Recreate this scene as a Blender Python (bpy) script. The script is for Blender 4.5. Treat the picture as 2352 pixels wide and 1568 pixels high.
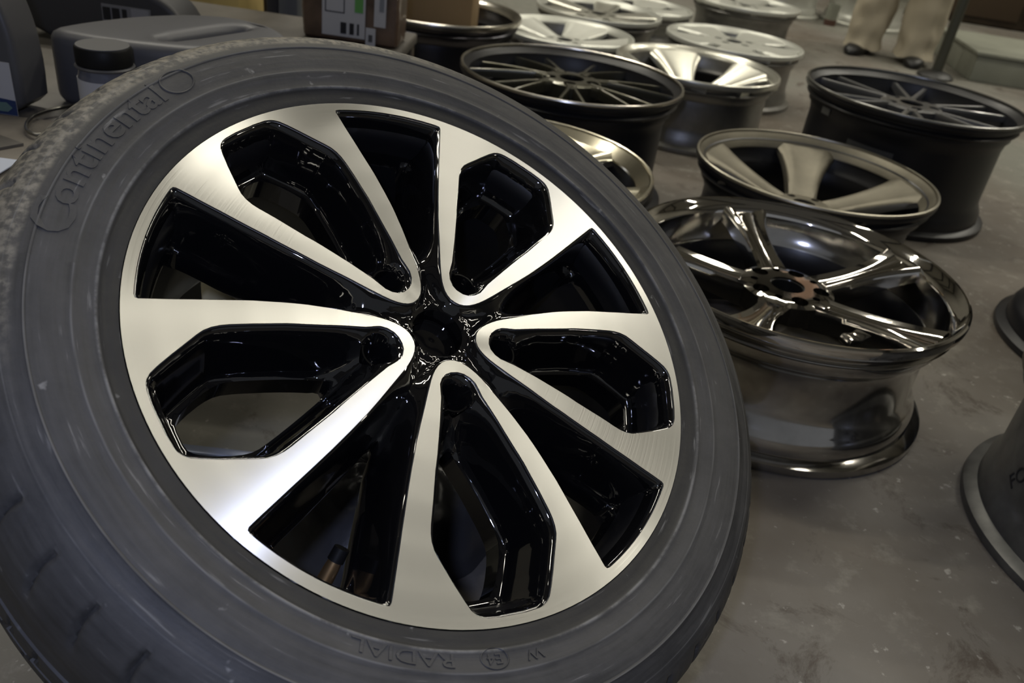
import bpy, bmesh, math, random
from math import sin, cos, pi, radians as rad, degrees as deg, hypot, atan2, exp
from mathutils import Vector, Matrix, noise
from mathutils.geometry import delaunay_2d_cdt
random.seed(7)
for o in list(bpy.data.objects): bpy.data.objects.remove(o)
S = bpy.context.scene
COL = S.collection

# ------------------------------------------------------------------ camera
cd = bpy.data.cameras.new('camera'); cam = bpy.data.objects.new('camera', cd); COL.objects.link(cam)
cam.matrix_world = Matrix(((0.9894139, -0.1451214, 0.0, 0.0), (0.0752583, 0.513099, -0.8550238, 0.0),
                           (0.1240822, 0.8459724, 0.5185888, 0.693118), (0, 0, 0, 1)))
cd.sensor_width = 36; cd.lens = 29.1895; cd.clip_start = 0.02
cd.dof.use_dof = True; cd.dof.focus_distance = 0.68; cd.dof.aperture_fstop = 9.0
S.camera = cam

# ------------------------------------------------------------------ world, light, exposure
S.view_settings.view_transform = 'Standard'; S.view_settings.look = 'None'
S.view_settings.exposure = 0.0; S.view_settings.gamma = 1.0; S.view_settings.use_curve_mapping = False
w = bpy.data.worlds.new('world'); S.world = w; w.use_nodes = True
w.node_tree.nodes['Background'].inputs[0].default_value = (0.92, 0.95, 1.0, 1)
w.node_tree.nodes['Background'].inputs[1].default_value = 0.16

def area(name, loc, sx, sy, power, color, target=None):
    l = bpy.data.lights.new(name, 'AREA'); l.shape = 'RECTANGLE'; l.size = sx; l.size_y = sy
    l.energy = power; l.color = color
    o = bpy.data.objects.new(name, l); COL.objects.link(o); o.location = loc
    if target is not None:
        o.rotation_euler = (Vector(target) - Vector(loc)).to_track_quat('-Z', 'Y').to_euler()
    return o
CEIL = 4.0
TUBES = [(1.5, 1.1, 10), (2.6, 2.6, 22), (3.7, 4.6, 48), (-2.2, 3.2, 50), (-.6, 6.0, 60), (5.2, 1.4, 24), (-.6, 2.6, 22), (1.2, 4.4, 26), (5.4, 6.4, 40), (-2.4, .2, 16)]
for i, (x, y, pw) in enumerate(TUBES):
    area('ceiling_lamp_light', (x, y, CEIL - 0.16), 1.3, 0.14, pw, (1.0, 0.945, 0.81))
# small bluish lamp beside the camera (its glints show in the polished rims)
fl = bpy.data.lights.new('hand_lamp_light', 'POINT'); fl.energy = 8.5; fl.color = (0.58, 0.66, 1.0); fl.shadow_soft_size = 0.016
flo = bpy.data.objects.new('hand_lamp_light', fl); COL.objects.link(flo); flo.location = (-0.05, -0.02, 0.76)

# ------------------------------------------------------------------ helpers
def prop(o, label=None, cat=None, group=None, kind=None):
    if label: o['label'] = label
    if cat: o['category'] = cat
    if group: o['group'] = group
    if kind: o['kind'] = kind
    return o
def empty(name, loc, label, cat, group=None, rz=0.0):
    o = bpy.data.objects.new(name, None); COL.objects.link(o); o.location = loc; o.rotation_euler = (0, 0, rz)
    o.empty_display_size = 0.05
    return prop(o, label, cat, group)
def link(name, me, m=None, parent=None, loc=None, rot=None):
    o = bpy.data.objects.new(name, me); COL.objects.link(o)
    if m is not None and not me.materials: me.materials.append(m)
    if parent is not None: o.parent = parent
    if loc is not None: o.location = loc
    if rot is not None: o.rotation_euler = rot
    return o
def mesh(verts, faces, smooth=True, name='mesh'):
    me = bpy.data.meshes.new(name); me.from_pydata([tuple(v) for v in verts], [], faces); me.validate()
    if smooth:
        me.polygons.foreach_set('use_smooth', [True] * len(me.polygons))
    me.update(); return me
def sharp(me, ang=35):
    me.set_sharp_from_angle(angle=rad(ang)); return me
def lathe(prof, n=96, closed=True, ang=35, a0=0.0, a1=2 * pi, fix=True):
    full = abs(a1 - a0 - 2 * pi) < 1e-6
    V = []; F = []; k = len(prof); m = n if full else n + 1
    for i in range(m):
        a = a0 + (a1 - a0) * i / n; c, s = cos(a), sin(a)
        V += [(r * c, r * s, z) for r, z in prof]
    for i in range(n):
        i2 = (i + 1) % m
        for j in range(k if closed else k - 1):
            j2 = (j + 1) % k
            F.append((i * k + j, i2 * k + j, i2 * k + j2, i * k + j2))
    me = mesh(V, F)
    if fix and closed:
        bm = bmesh.new(); bm.from_mesh(me); bmesh.ops.recalc_face_normals(bm, faces=bm.faces); bm.to_mesh(me); bm.free()
    return sharp(me, ang)
def inside(p, loops):
    x, y = p; c = False
    for L in loops:
        n = len(L); j = n - 1
        for i in range(n):
            xi, yi = L[i]; xj, yj = L[j]
            if (yi > y) != (yj > y) and x < (xj - xi) * (y - yi) / (yj - yi) + xi: c = not c
            j = i
    return c
def segdist(p, loop, closed=True):
    x, y = p; best = 1e9; n = len(loop)
    for i in range(n if closed else n - 1):
        ax, ay = loop[i]; bx, by = loop[(i + 1) % n]; dx, dy = bx - ax, by - ay
        L = dx * dx + dy * dy
        t = 0 if L == 0 else max(0, min(1, ((x - ax) * dx + (y - ay) * dy) / L))
        d = (x - ax - t * dx) ** 2 + (y - ay - t * dy) ** 2
        if d < best: best = d
    return math.sqrt(best)
def densify(loop, step, closed=True):
    out = []; n = len(loop)
    for i in range(n if closed else n - 1):
        a = loop[i]; b = loop[(i + 1) % n]; L = hypot(b[0] - a[0], b[1] - a[1]); k = max(1, int(math.ceil(L / step)))
        for q in range(k): out.append((a[0] + (b[0] - a[0]) * q / k, a[1] + (b[1] - a[1]) * q / k))
    if not closed: out.append(loop[-1])
    return out
def rounded(loop, its=2):
    # Chaikin corner cutting
    for _ in range(its):
        o = []; n = len(loop)
        for i in range(n):
            a = loop[i]; b = loop[(i + 1) % n]
            o.append((a[0] * .78 + b[0] * .22, a[1] * .78 + b[1] * .22)); o.append((a[0] * .22 + b[0] * .78, a[1] * .22 + b[1] * .78))
        loop = o
    return loop
def tri2d(loops, step=None, extra=(), keep=0.0, edge=None):
    pts = []; ed = []
    for L in loops:
        b = len(pts); pts += L; ed += [(b + i, b + (i + 1) % len(L)) for i in range(len(L))]
    pts += list(extra)
    if step:
        xs = [p[0] for p in pts]; ys = [p[1] for p in pts]
        allseg = loops; y = min(ys) + step / 2; row = 0
        while y < max(ys):
            x = min(xs) + (step / 2 if row % 2 else 0)
            while x < max(xs):
                if inside((x, y), allseg) and min(segdist((x, y), L) for L in allseg) > step * 0.55 and (not keep or segdist((x, y), edge[0], edge[1]) > keep): pts.append((x, y))
                x += step
            y += step * .87; row += 1
    vs, es, fs, ov, oe, of = delaunay_2d_cdt([Vector(p) for p in pts], ed, [], 0, 1e-7)
    F = []
    for f in fs:
        cx = sum(vs[i][0] for i in f) / len(f); cy = sum(vs[i][1] for i in f) / len(f)
        if inside((cx, cy), loops):
            a, b, c = (vs[f[0]], vs[f[1]], vs[f[2]])
            ar = (b[0] - a[0]) * (c[1] - a[1]) - (b[1] - a[1]) * (c[0] - a[0])
            F.append(tuple(f) if ar > 0 else tuple(reversed(f)))
    return [(v[0], v[1]) for v in vs], F
def plate(loops, thick, zf=None, step=None, bottom=True, ang=30):
    P, F = tri2d(loops, step)
    zf = zf or (lambda x, y: 0.0)
    V = [(x, y, zf(x, y)) for x, y in P]; n = len(V)
    cnt = {}
    for f in F:
        for i in range(3): cnt[(f[i], f[(i + 1) % 3])] = 1
    B = [e for e in cnt if (e[1], e[0]) not in cnt]
    V += [(x, y, z - thick) for x, y, z in V]
    FF = list(F) + [(a, a + n, b + n, b) for a, b in B]
    if bottom: FF += [tuple(i + n for i in reversed(f)) for f in F]
    return sharp(mesh(V, FF), ang)
def circle(cx, cy, r, n=24, a0=0): return [(cx + r * cos(a0 + 2 * pi * i / n), cy + r * sin(a0 + 2 * pi * i / n)) for i in range(n)]
def box(sx, sy, sz, bev=0.0, seg=2, z0=0.0):
    bm = bmesh.new(); bmesh.ops.create_cube(bm, size=1.0)
    for v in bm.verts: v.co = Vector((v.co.x * sx, v.co.y * sy, (v.co.z + .5) * sz + z0))
    if bev: bmesh.ops.bevel(bm, geom=bm.edges[:], offset=bev, segments=seg, affect='EDGES', profile=.6)
    me = bpy.data.meshes.new('box'); bm.to_mesh(me); bm.free()
    me.polygons.foreach_set('use_smooth', [True] * len(me.polygons)); return sharp(me, 50)
def tube(pts, rads, n=12, caps=True):
    V = []; F = []; up = Vector((0, 0, 1)); prev = None
    P = [Vector(p) for p in pts]
    if not hasattr(rads, '__len__'): rads = [rads] * len(P)
    for i, p in enumerate(P):
        t = (P[min(i + 1, len(P) - 1)] - P[max(i - 1, 0)]).normalized()
        if prev is None:
            a = t.cross(up)
            if a.length < .1: a = t.cross(Vector((1, 0, 0)))
        else: a = prev - t * prev.dot(t)
        a.normalize(); prev = a; b = t.cross(a)
        for k in range(n):
            g = 2 * pi * k / n; V.append(p + (a * cos(g) + b * sin(g)) * rads[i])
    for i in range(len(P) - 1):
        for k in range(n):
            k2 = (k + 1) % n; F.append((i * n + k, i * n + k2, (i + 1) * n + k2, (i + 1) * n + k))
    if caps: F.append(tuple(reversed(range(n)))); F.append(tuple((len(P) - 1) * n + k for k in range(n)))
    me = mesh(V, F)
    bm = bmesh.new(); bm.from_mesh(me); bmesh.ops.recalc_face_normals(bm, faces=bm.faces); bm.to_mesh(me); bm.free()
    return sharp(me, 60)
def text_mesh(s, size=1.0, extrude=0.0, sx=1.0, bold=0.0):
    cu = bpy.data.curves.new('txt', 'FONT'); cu.body = s; cu.size = size; cu.extrude = extrude; cu.align_x = 'CENTER'; cu.align_y = 'CENTER'
    cu.offset = bold; cu.resolution_u = 3
    o = bpy.data.objects.new('txt', cu); COL.objects.link(o)
    dg = bpy.context.evaluated_depsgraph_get(); me = bpy.data.meshes.new_from_object(o.evaluated_get(dg))
    bpy.data.objects.remove(o); me.materials.clear()
    for v in me.vertices: v.co.x *= sx
    return me
def remap(me, fn):
    for v in me.vertices: v.co = Vector(fn(v.co.x, v.co.y, v.co.z))
    me.update(); return me

# ------------------------------------------------------------------ materials
def mat(name, col, rough=.5, metal=0.0, coat=0.0, noise_amt=0.0, nscale=20.0, bump=0.0, bscale=60.0, col2=None, rough2=None, spec=None, detail=4, streak=None):
    m = bpy.data.materials.new(name); m.use_nodes = True; nt = m.node_tree; N = nt.nodes; L = nt.links
    b = N['Principled BSDF']
    b.inputs['Base Color'].default_value = (*col, 1); b.inputs['Roughness'].default_value = rough; b.inputs['Metallic'].default_value = metal
    if coat: b.inputs['Coat Weight'].default_value = coat; b.inputs['Coat Roughness'].default_value = 0.03
    if spec is not None: b.inputs['Specular IOR Level'].default_value = spec
    tc = N.new('ShaderNodeTexCoord'); src = tc.outputs['Object']
    if streak:
        mp = N.new('ShaderNodeMapping'); mp.inputs['Scale'].default_value = streak; L.new(src, mp.inputs['Vector']); src = mp.outputs[0]
    if noise_amt or col2:
        n = N.new('ShaderNodeTexNoise'); n.inputs['Scale'].default_value = nscale; n.inputs['Detail'].default_value = detail; n.inputs['Roughness'].default_value = .6
        L.new(src, n.inputs['Vector'])
        r = N.new('ShaderNodeValToRGB'); c2 = col2 or tuple(c * (1 - noise_amt) for c in col)
        r.color_ramp.elements[0].position = .32; r.color_ramp.elements[1].position = .68
        r.color_ramp.elements[0].color = (*c2, 1); r.color_ramp.elements[1].color = (*col, 1)
        L.new(n.outputs[0], r.inputs[0]); L.new(r.outputs[0], b.inputs['Base Color'])
        if rough2 is not None:
            mr = N.new('ShaderNodeMapRange'); mr.inputs[1].default_value = .35; mr.inputs[2].default_value = .65
            mr.inputs[3].default_value = rough2; mr.inputs[4].default_value = rough
            L.new(n.outputs[0], mr.inputs[0]); L.new(mr.outputs[0], b.inputs['Roughness'])
    if bump:
        n2 = N.new('ShaderNodeTexNoise'); n2.inputs['Scale'].default_value = bscale; n2.inputs['Detail'].default_value = 5
        L.new(src, n2.inputs['Vector']); bp = N.new('ShaderNodeBump'); bp.inputs['Strength'].default_value = bump; bp.inputs['Distance'].default_value = .002
        L.new(n2.outputs[0], bp.inputs['Height']); L.new(bp.outputs[0], b.inputs['Normal'])
    return m

def brushed_mat():
    m = bpy.data.materials.new('machined_aluminium'); m.use_nodes = True; nt = m.node_tree; N = nt.nodes; L = nt.links; b = N['Principled BSDF']
    b.inputs['Base Color'].default_value = (.655, .65, .62, 1); b.inputs['Metallic'].default_value = 1; b.inputs['Roughness'].default_value = .36
    b.inputs['Anisotropic'].default_value = .94
    tc = N.new('ShaderNodeTexCoord'); cr = N.new('ShaderNodeVectorMath'); cr.operation = 'MULTIPLY'; cr.inputs[0].default_value = (1, 1, 0)
    L.new(tc.outputs['Object'], cr.inputs[1])
    vt = N.new('ShaderNodeVectorTransform'); vt.vector_type = 'VECTOR'; vt.convert_from = 'OBJECT'; vt.convert_to = 'WORLD'
    L.new(cr.outputs[0], vt.inputs[0]); nm = N.new('ShaderNodeVectorMath'); nm.operation = 'NORMALIZE'; L.new(vt.outputs[0], nm.inputs[0])
    L.new(nm.outputs[0], b.inputs['Tangent'])
    # concentric lathe marks: fine colour rings
    ln = N.new('ShaderNodeVectorMath'); ln.operation = 'LENGTH'; L.new(tc.outputs['Object'], ln.inputs[0])
    n = N.new('ShaderNodeTexNoise'); n.noise_dimensions = '1D'; n.inputs['Scale'].default_value = 900; n.inputs['Detail'].default_value = 2
    L.new(ln.outputs['Value'], n.inputs['W'])
    mr = N.new('ShaderNodeMapRange'); mr.inputs[3].default_value = .30; mr.inputs[4].default_value = .42
    L.new(n.outputs[0], mr.inputs[0]); L.new(mr.outputs[0], b.inputs['Roughness'])
    return m
def tyre_mat():
    m = bpy.data.materials.new('tyre_rubber'); m.use_nodes = True; nt = m.node_tree; N = nt.nodes; L = nt.links; b = N['Principled BSDF']
    b.inputs['Specular IOR Level'].default_value = .35
    tc = N.new('ShaderNodeTexCoord'); sp = N.new('ShaderNodeSeparateXYZ'); L.new(tc.outputs['Object'], sp.inputs[0])
    def M(op, a, b_=None, c=None):
        n = N.new('ShaderNodeMath'); n.operation = op
        for i, v in enumerate((a, b_, c)):
            if v is None: continue
            if isinstance(v, (int, float)): n.inputs[i].default_value = v
            else: L.new(v, n.inputs[i])
        return n.outputs[0]
    def MR(v, a, b_, c=0, d=1):
        n = N.new('ShaderNodeMapRange'); n.interpolation_type = 'SMOOTHSTEP'; L.new(v, n.inputs[0])
        n.inputs[1].default_value = a; n.inputs[2].default_value = b_; n.inputs[3].default_value = c; n.inputs[4].default_value = d
        return n.outputs[0]
    x, y, z = sp.outputs[0], sp.outputs[1], sp.outputs[2]
    r = M('SQRT', M('ADD', M('MULTIPLY', x, x), M('MULTIPLY', y, y)))
    # concentric streaks: noise stretched along the circumference
    th = M('ARCTAN2', y, x)
    cb = N.new('ShaderNodeCombineXYZ'); L.new(M('MULTIPLY', r, 260), cb.inputs[0]); L.new(M('MULTIPLY', th, 5), cb.inputs[1]); L.new(M('MULTIPLY', z, 120), cb.inputs[2])
    n1 = N.new('ShaderNodeTexNoise'); n1.inputs['Scale'].default_value = 1; n1.inputs['Detail'].default_value = 5; L.new(cb.outputs[0], n1.inputs['Vector'])
    n2 = N.new('ShaderNodeTexNoise'); n2.inputs['Scale'].default_value = 26; n2.inputs['Detail'].default_value = 6; n2.inputs['Roughness'].default_value = .65; L.new(tc.outputs['Object'], n2.inputs['Vector'])
    n3 = N.new('ShaderNodeTexNoise'); n3.inputs['Scale'].default_value = 170; n3.inputs['Detail'].default_value = 4; L.new(tc.outputs['Object'], n3.inputs['Vector'])
    mix = M('ADD', M('MULTIPLY', n1.outputs[0], .55), M('MULTIPLY', n2.outputs[0], .45))
    cr = N.new('ShaderNodeValToRGB'); L.new(mix, cr.inputs[0]); e = cr.color_ramp.elements
    e[0].position = .34; e[0].color = (.034, .034, .034, 1); e[1].position = .68; e[1].color = (.072, .070, .067, 1)
    # dried mud on the shoulder and tread
    side = MR(M('ADD', M('MULTIPLY', x, -.72), M('MULTIPLY', y, .69)), .13, .25)
    ring = MR(M('MULTIPLY', z, -1), -.009, .004)
    dn = MR(M('ADD', M('MULTIPLY', n2.outputs[0], .5), M('MULTIPLY', n3.outputs[0], .5)), .40, .56)
    dust = M('MULTIPLY', M('MULTIPLY', side, MR(r, .2955, .3005)), MR(dn, 0, 1, .40, 1.0))
    mx = N.new('ShaderNodeMix'); mx.data_type = 'RGBA'; L.new(dust, mx.inputs[0]); L.new(cr.outputs[0], mx.inputs[6])
    dc = N.new('ShaderNodeValToRGB'); L.new(n3.outputs[0], dc.inputs[0]); dc.color_ramp.elements[0].color = (.10, .093, .078, 1); dc.color_ramp.elements[1].color = (.235, .215, .17, 1)
    dc.color_ramp.elements[0].position = .35; dc.color_ramp.elements[1].position = .7
    L.new(dc.outputs[0], mx.inputs[7])
    # the bead band next to the rim is coloured darker, with a scraped pale line on its edge
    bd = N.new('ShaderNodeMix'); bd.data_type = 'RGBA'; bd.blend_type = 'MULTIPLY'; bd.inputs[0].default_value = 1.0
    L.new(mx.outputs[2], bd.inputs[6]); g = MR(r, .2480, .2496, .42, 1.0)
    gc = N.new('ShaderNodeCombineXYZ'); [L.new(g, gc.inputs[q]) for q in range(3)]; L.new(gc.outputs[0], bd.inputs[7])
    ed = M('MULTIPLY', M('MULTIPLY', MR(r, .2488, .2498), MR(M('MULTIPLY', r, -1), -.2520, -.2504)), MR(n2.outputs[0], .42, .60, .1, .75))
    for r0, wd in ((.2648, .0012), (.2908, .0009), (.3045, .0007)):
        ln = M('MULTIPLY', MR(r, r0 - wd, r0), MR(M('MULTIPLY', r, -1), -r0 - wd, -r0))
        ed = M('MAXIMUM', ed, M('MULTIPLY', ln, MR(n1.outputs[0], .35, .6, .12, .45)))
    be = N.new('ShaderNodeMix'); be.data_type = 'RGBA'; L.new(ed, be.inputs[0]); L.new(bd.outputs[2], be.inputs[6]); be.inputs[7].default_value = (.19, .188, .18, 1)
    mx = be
    # pale scuffs
    v = N.new('ShaderNodeTexNoise'); v.inputs['Scale'].default_value = 62; v.inputs['Detail'].default_value = 3; L.new(tc.outputs['Object'], v.inputs['Vector'])
    sc = M('MAXIMUM', MR(v.outputs[0], .71, .78, 0, .7), MR(n1.outputs[0], .64, .74, 0, .45))
    mx2 = N.new('ShaderNodeMix'); mx2.data_type = 'RGBA'; L.new(sc, mx2.inputs[0]); L.new(mx.outputs[2], mx2.inputs[6]); mx2.inputs[7].default_value = (.24, .235, .22, 1)
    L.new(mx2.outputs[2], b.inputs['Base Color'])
    L.new(MR(n1.outputs[0], .3, .7, .55, .72), b.inputs['Roughness'])
    bp = N.new('ShaderNodeBump'); bp.inputs['Strength'].default_value = .35; bp.inputs['Distance'].default_value = .0012
    L.new(M('ADD', M('MULTIPLY', n3.outputs[0], .6), M('MULTIPLY', n1.outputs[0], .6)), bp.inputs['Height']); L.new(bp.outputs[0], b.inputs['Normal'])
    return m
def floor_mat():
    m = bpy.data.materials.new('concrete_floor'); m.use_nodes = True; nt = m.node_tree; N = nt.nodes; L = nt.links; b = N['Principled BSDF']
    tc = N.new('ShaderNodeTexCoord')
    def noi(s, d=5, rgh=.6, dist=0):
        n = N.new('ShaderNodeTexNoise'); n.inputs['Scale'].default_value = s; n.inputs['Detail'].default_value = d; n.inputs['Roughness'].default_value = rgh; n.inputs['Distortion'].default_value = dist
        L.new(tc.outputs['Object'], n.inputs['Vector']); return n.outputs[0]
    def ramp(v, a, ca, b_, cb):
        r = N.new('ShaderNodeValToRGB'); L.new(v, r.inputs[0]); e = r.color_ramp.elements
        e[0].position = a; e[0].color = (*ca, 1); e[1].position = b_; e[1].color = (*cb, 1); return r.outputs[0]
    def mix(f, a, b_, mode='MIX'):
        x = N.new('ShaderNodeMix'); x.data_type = 'RGBA'; x.blend_type = mode
        if isinstance(f, float): x.inputs[0].default_value = f
        else: L.new(f, x.inputs[0])
        L.new(a, x.inputs[6]) if not isinstance(a, tuple) else setattr(x.inputs[6], 'default_value', (*a, 1))
        L.new(b_, x.inputs[7]) if not isinstance(b_, tuple) else setattr(x.inputs[7], 'default_value', (*b_, 1))
        return x.outputs[2]
    base = ramp(noi(1.6, 6, .6), .35, (0.112, 0.092, 0.070), .65, (0.196, 0.184, 0.163))
    base = mix(ramp(noi(.7, 3), .46, (0, 0, 0), .66, (1, 1, 1)), base, (0.158, 0.162, 0.134))
    spots = ramp(noi(22, 6, .7), .55, (0, 0, 0), .75, (1, 1, 1))
    base = mix(spots, base, (0.235, 0.220, 0.186))
    dark = ramp(noi(9, 7, .75, .6), .33, (1, 1, 1), .44, (0, 0, 0))
    base = mix(dark, base, (0.080, 0.064, 0.050))
    sc = ramp(noi(55, 4, .6), .66, (0, 0, 0), .72, (1, 1, 1))
    base = mix(sc, base, (0.348, 0.333, 0.296))
    L.new(base, b.inputs['Base Color'])
    rr = N.new('ShaderNodeMapRange'); L.new(noi(4, 5), rr.inputs[0]); rr.inputs[3].default_value = .48; rr.inputs[4].default_value = .78
    L.new(rr.outputs[0], b.inputs['Roughness'])
    bp = N.new('ShaderNodeBump'); bp.inputs['Strength'].default_value = .25; bp.inputs['Distance'].default_value = .002; L.new(noi(70, 6), bp.inputs['Height']); L.new(bp.outputs[0], b.inputs['Normal'])
    return m
M_FLOOR = floor_mat(); M_TYRE = tyre_mat(); M_FACE = brushed_mat()
M_GLOSS = mat('gloss_black_paint', (.0035, .0035, .004), .055, 0, coat=1.0, spec=.5)
M_BARREL = mat('barrel_black', (.005, .005, .006), .3)
M_CHROME = mat('polished_chrome', (.80, .78, .74), .05, 1, bump=.10, bscale=20)
M_CHROME_B = mat('polished_barrel', (.56, .545, .52), .07, 1, noise_amt=.35, nscale=9, bump=.10, bscale=14, rough2=.16)
M_LIP = mat('polished_lip', (.62, .59, .52), .22, 1)
M_DARKSIL = mat('dark_bronze_silver', (.24, .22, .17), .48, .7, noise_amt=.25, nscale=14)
M_DARKLIP = mat('worn_bronze_lip', (.36, .335, .27), .33, .9)
M_BLACK = mat('black_wheel_paint', (.016, .016, .017), .32, .2, bump=.15, bscale=30, coat=.3)
M_BLACK2 = mat('black_barrel_paint', (.011, .011, .013), .38, 0, bump=.15, bscale=14)
M_BRONZE = mat('smoky_bronze_paint', (.115, .110, .082), .28, .8, coat=.4)
M_SMOKE = mat('smoky_grey_paint', (.15, .15, .15), .35, .7, coat=.4)
M_SILVER = mat('silver_paint', (.62, .61, .53), .30, .75, noise_amt=.15, nscale=8, coat=.4)
M_SILVER2 = mat('pale_silver_paint', (.66, .665, .60), .38, .45, noise_amt=.14, nscale=7)
M_GOLD = mat('warm_silver_paint', (.56, .52, .40), .22, .95, coat=.5)
M_RAW = mat('bare_alloy_barrel', (.30, .295, .28), .38, .9, noise_amt=.35, nscale=10)
M_STEEL = mat('brushed_steel_barrel', (.115, .115, .13), .25, .95, noise_amt=.2, nscale=6, streak=(1, 1, 8))
M_WORN = mat('worn_grey_alloy', (.15, .15, .145), .4, .6, noise_amt=.5, nscale=16, bump=.3, bscale=30)
M_WORNLIP = mat('scuffed_flange', (.24, .225, .19), .35, .85, noise_amt=.6, nscale=30, bump=.6, bscale=80)
M_HOLE = mat('dark_bore', (.004, .004, .004), .6)
M_CAN = mat('dark_grey_plastic', (.066, .066, .070), .42, bump=.1, bscale=30)
M_CAN2 = mat('charcoal_plastic', (.035, .035, .038), .5)
M_CANB = mat('blue_grey_plastic', (.072, .073, .082), .45, bump=.1, bscale=20)
M_CAP = mat('black_cap_plastic', (.006, .006, .006), .5, spec=.2)
M_LABEL = mat('white_label', (.42, .42, .43), .6)
M_LABELG = mat('grey_label', (.17, .17, .175), .6)
M_BLUE = mat('label_blue', (.012, .03, .10), .5)
M_TEAL = mat('label_teal', (.10, .17, .16), .5)
M_INK = mat('black_ink', (.006, .006, .008), .6)
M_GREEN = mat('label_green', (.10, .30, .07), .6)
M_TABLE = mat('dirty_worktop', (.115, .104, .090), .55, noise_amt=.4, nscale=9, bump=.3, bscale=20)
M_SHEET = mat('soiled_cardboard_sheet', (.175, .155, .13), .65, noise_amt=.35, nscale=12, bump=.3)
M_PAPER = mat('blueish_paper', (.42, .46, .56), .6)
M_CREAM = mat('cream_enamel', (.56, .52, .36), .45, noise_amt=.15, nscale=12)
M_CARD = mat('brown_cardboard', (.28, .19, .095), .7, noise_amt=.15, nscale=8, streak=(1, 1, .2))
M_YELLOW = mat('yellow_cardboard', (.62, .47, .17), .7, noise_amt=.25, nscale=10)
M_BROWN = mat('dark_brown_wood', (.055, .038, .022), .6, noise_amt=.4, nscale=12, streak=(1, 6, 1))
M_WRAP = mat('brown_parcel_wrap', (.135, .085, .055), .35, noise_amt=.55, nscale=18, coat=.6, bump=.8, bscale=22)
M_POST = mat('grey_painted_steel', (.20, .215, .235), .4, .2)
M_ROD = mat('steel_rod', (.32, .31, .29), .3, 1)
M_BRASS = mat('valve_brass', (.42, .27, .13), .35, .9)
M_BAG = mat('black_plastic_bag', (.050, .050, .054), .33, bump=1.0, bscale=24)
M_BEIGE = mat('beige_trouser_cloth', (.44, .39, .29), .85, noise_amt=.08, nscale=9)
M_SHIRT = mat('grey_jacket_cloth', (.15, .15, .16), .85)
M_SKIN = mat('skin', (.50, .32, .23), .5)
M_HAIR = mat('dark_hair', (.02, .015, .012), .6)
M_SHOE = mat('black_shoe', (.008, .008, .008), .45)
M_GREY = mat('grey_green_panel', (.29, .30, .245), .5, noise_amt=.2, nscale=4)
M_WALL = mat('painted_wall', (.20, .19, .165), .8, noise_amt=.15, nscale=1.2)
M_CEILM = mat('ceiling_panel', (.34, .33, .30), .8)
M_HUBDARK = mat('hub_dark', (.02, .02, .02), .35, .5)
m = bpy.data.materials.new('lamp_diffuser'); m.use_nodes = True; b = m.node_tree.nodes['Principled BSDF']
b.inputs['Emission Color'].default_value = (1, .95, .8, 1); b.inputs['Emission Strength'].default_value = 3.0; M_LAMP = m

# ------------------------------------------------------------------ room
def slab(name, x0, x1, y0, y1, z0, z1, m):
    me = box(x1 - x0, y1 - y0, z1 - z0); o = link(name, me, m, loc=((x0 + x1) / 2, (y0 + y1) / 2, z0)); prop(o, kind='structure'); return o
for k in range(9): slab('added_ceiling_beam_%d' % (k + 1), -4.0, 7.0, -2.6 + 1.45 * k, -2.48 + 1.45 * k, CEIL - .10, CEIL, M_CAN2)  # unseen dark ceiling beams, added to give the chrome reflections contrast
slab('floor', -4.2, 7.2, -3.0, 9.2, -.12, 0, M_FLOOR)
slab('wall_back', -4.2, 7.2, 9.0, 9.2, 0, CEIL, M_WALL)
slab('wall_left', -4.2, -4.0, -3.0, 9.0, 0, CEIL, M_WALL)
slab('wall_right', 7.0, 7.2, -3.0, 9.0, 0, CEIL, M_WALL)
slab('ceiling', -4.2, 7.2, -3.0, 9.2, CEIL, CEIL + .12, M_CEILM)
LAMP_WORDS = ('nearest the large wheel', 'above the chrome rim', 'above the far right rims', 'above the jerrycan bench', 'above the farthest rims', 'by the right wall', 'above the black thin-spoked rim', 'above the silver rims', 'in the far right corner', 'in the near left corner')
for i, (x, y, pw) in enumerate(TUBES):
    r = empty('ceiling_lamp', (x, y, CEIL), 'long ceiling lamp with pale diffuser, ' + LAMP_WORDS[i], 'lamp', 'ceiling lamps')
    link('housing', box(1.4, .22, .10, .01, 2, -.10), M_CREAM, r)
    link('diffuser', box(1.34, .16, .03, .005, 1, -.135), M_LAMP, r)

# ------------------------------------------------------------------ main wheel
MW = Matrix(((0.888834, -0.248674, 0.384883, -0.05725), (0.388629, 0.854108, -0.345642, 0.57254), (-0.24278, 0.456795, 0.855802, 0.349595), (0, 0, 0, 1)))
root = empty('car_wheel', (0, 0, 0), 'large tilted foreground wheel with dusty tyre and glossy black and silver five-spoke rim', 'wheel')
root.matrix_world = MW
MM = .001
def zc(r):
    P = [(0, -.001), (.03, 0), (.06, .003), (.09, .005), (.12, .0056), (.15, .0048), (.18, .0028), (.21, .0008), (.235, -.0008), (.3, -.002)]
    for (a, za), (b_, zb) in zip(P, P[1:]):
        if r <= b_:
            t = (r - a) / (b_ - a); t = t * t * (3 - 2 * t) * .4 + t * .6; return za + (zb - za) * t
    return -.002
UH = [(41.3, 3), (43, 8), (47, 12.6), (52, 15.6), (58, 16.9), (64, 18.0), (72, 20.6), (97, 28.8), (110, 33.2), (122, 37.6), (135, 41.6), (148, 45.6), (160, 49.3), (166, 50.7), (172, 51.2), (178, 50.6), (183, 48.9), (190, 46), (204, 40.2), (215, 35.2), (221, 32), (224.6, 28.6), (226.6, 25), (227.6, 21), (228.6, 10)]
UIN = [(x * MM, y * MM) for x, y in UH]; UIN = UIN + [(x, -y) for x, y in reversed(UIN)]
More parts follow.
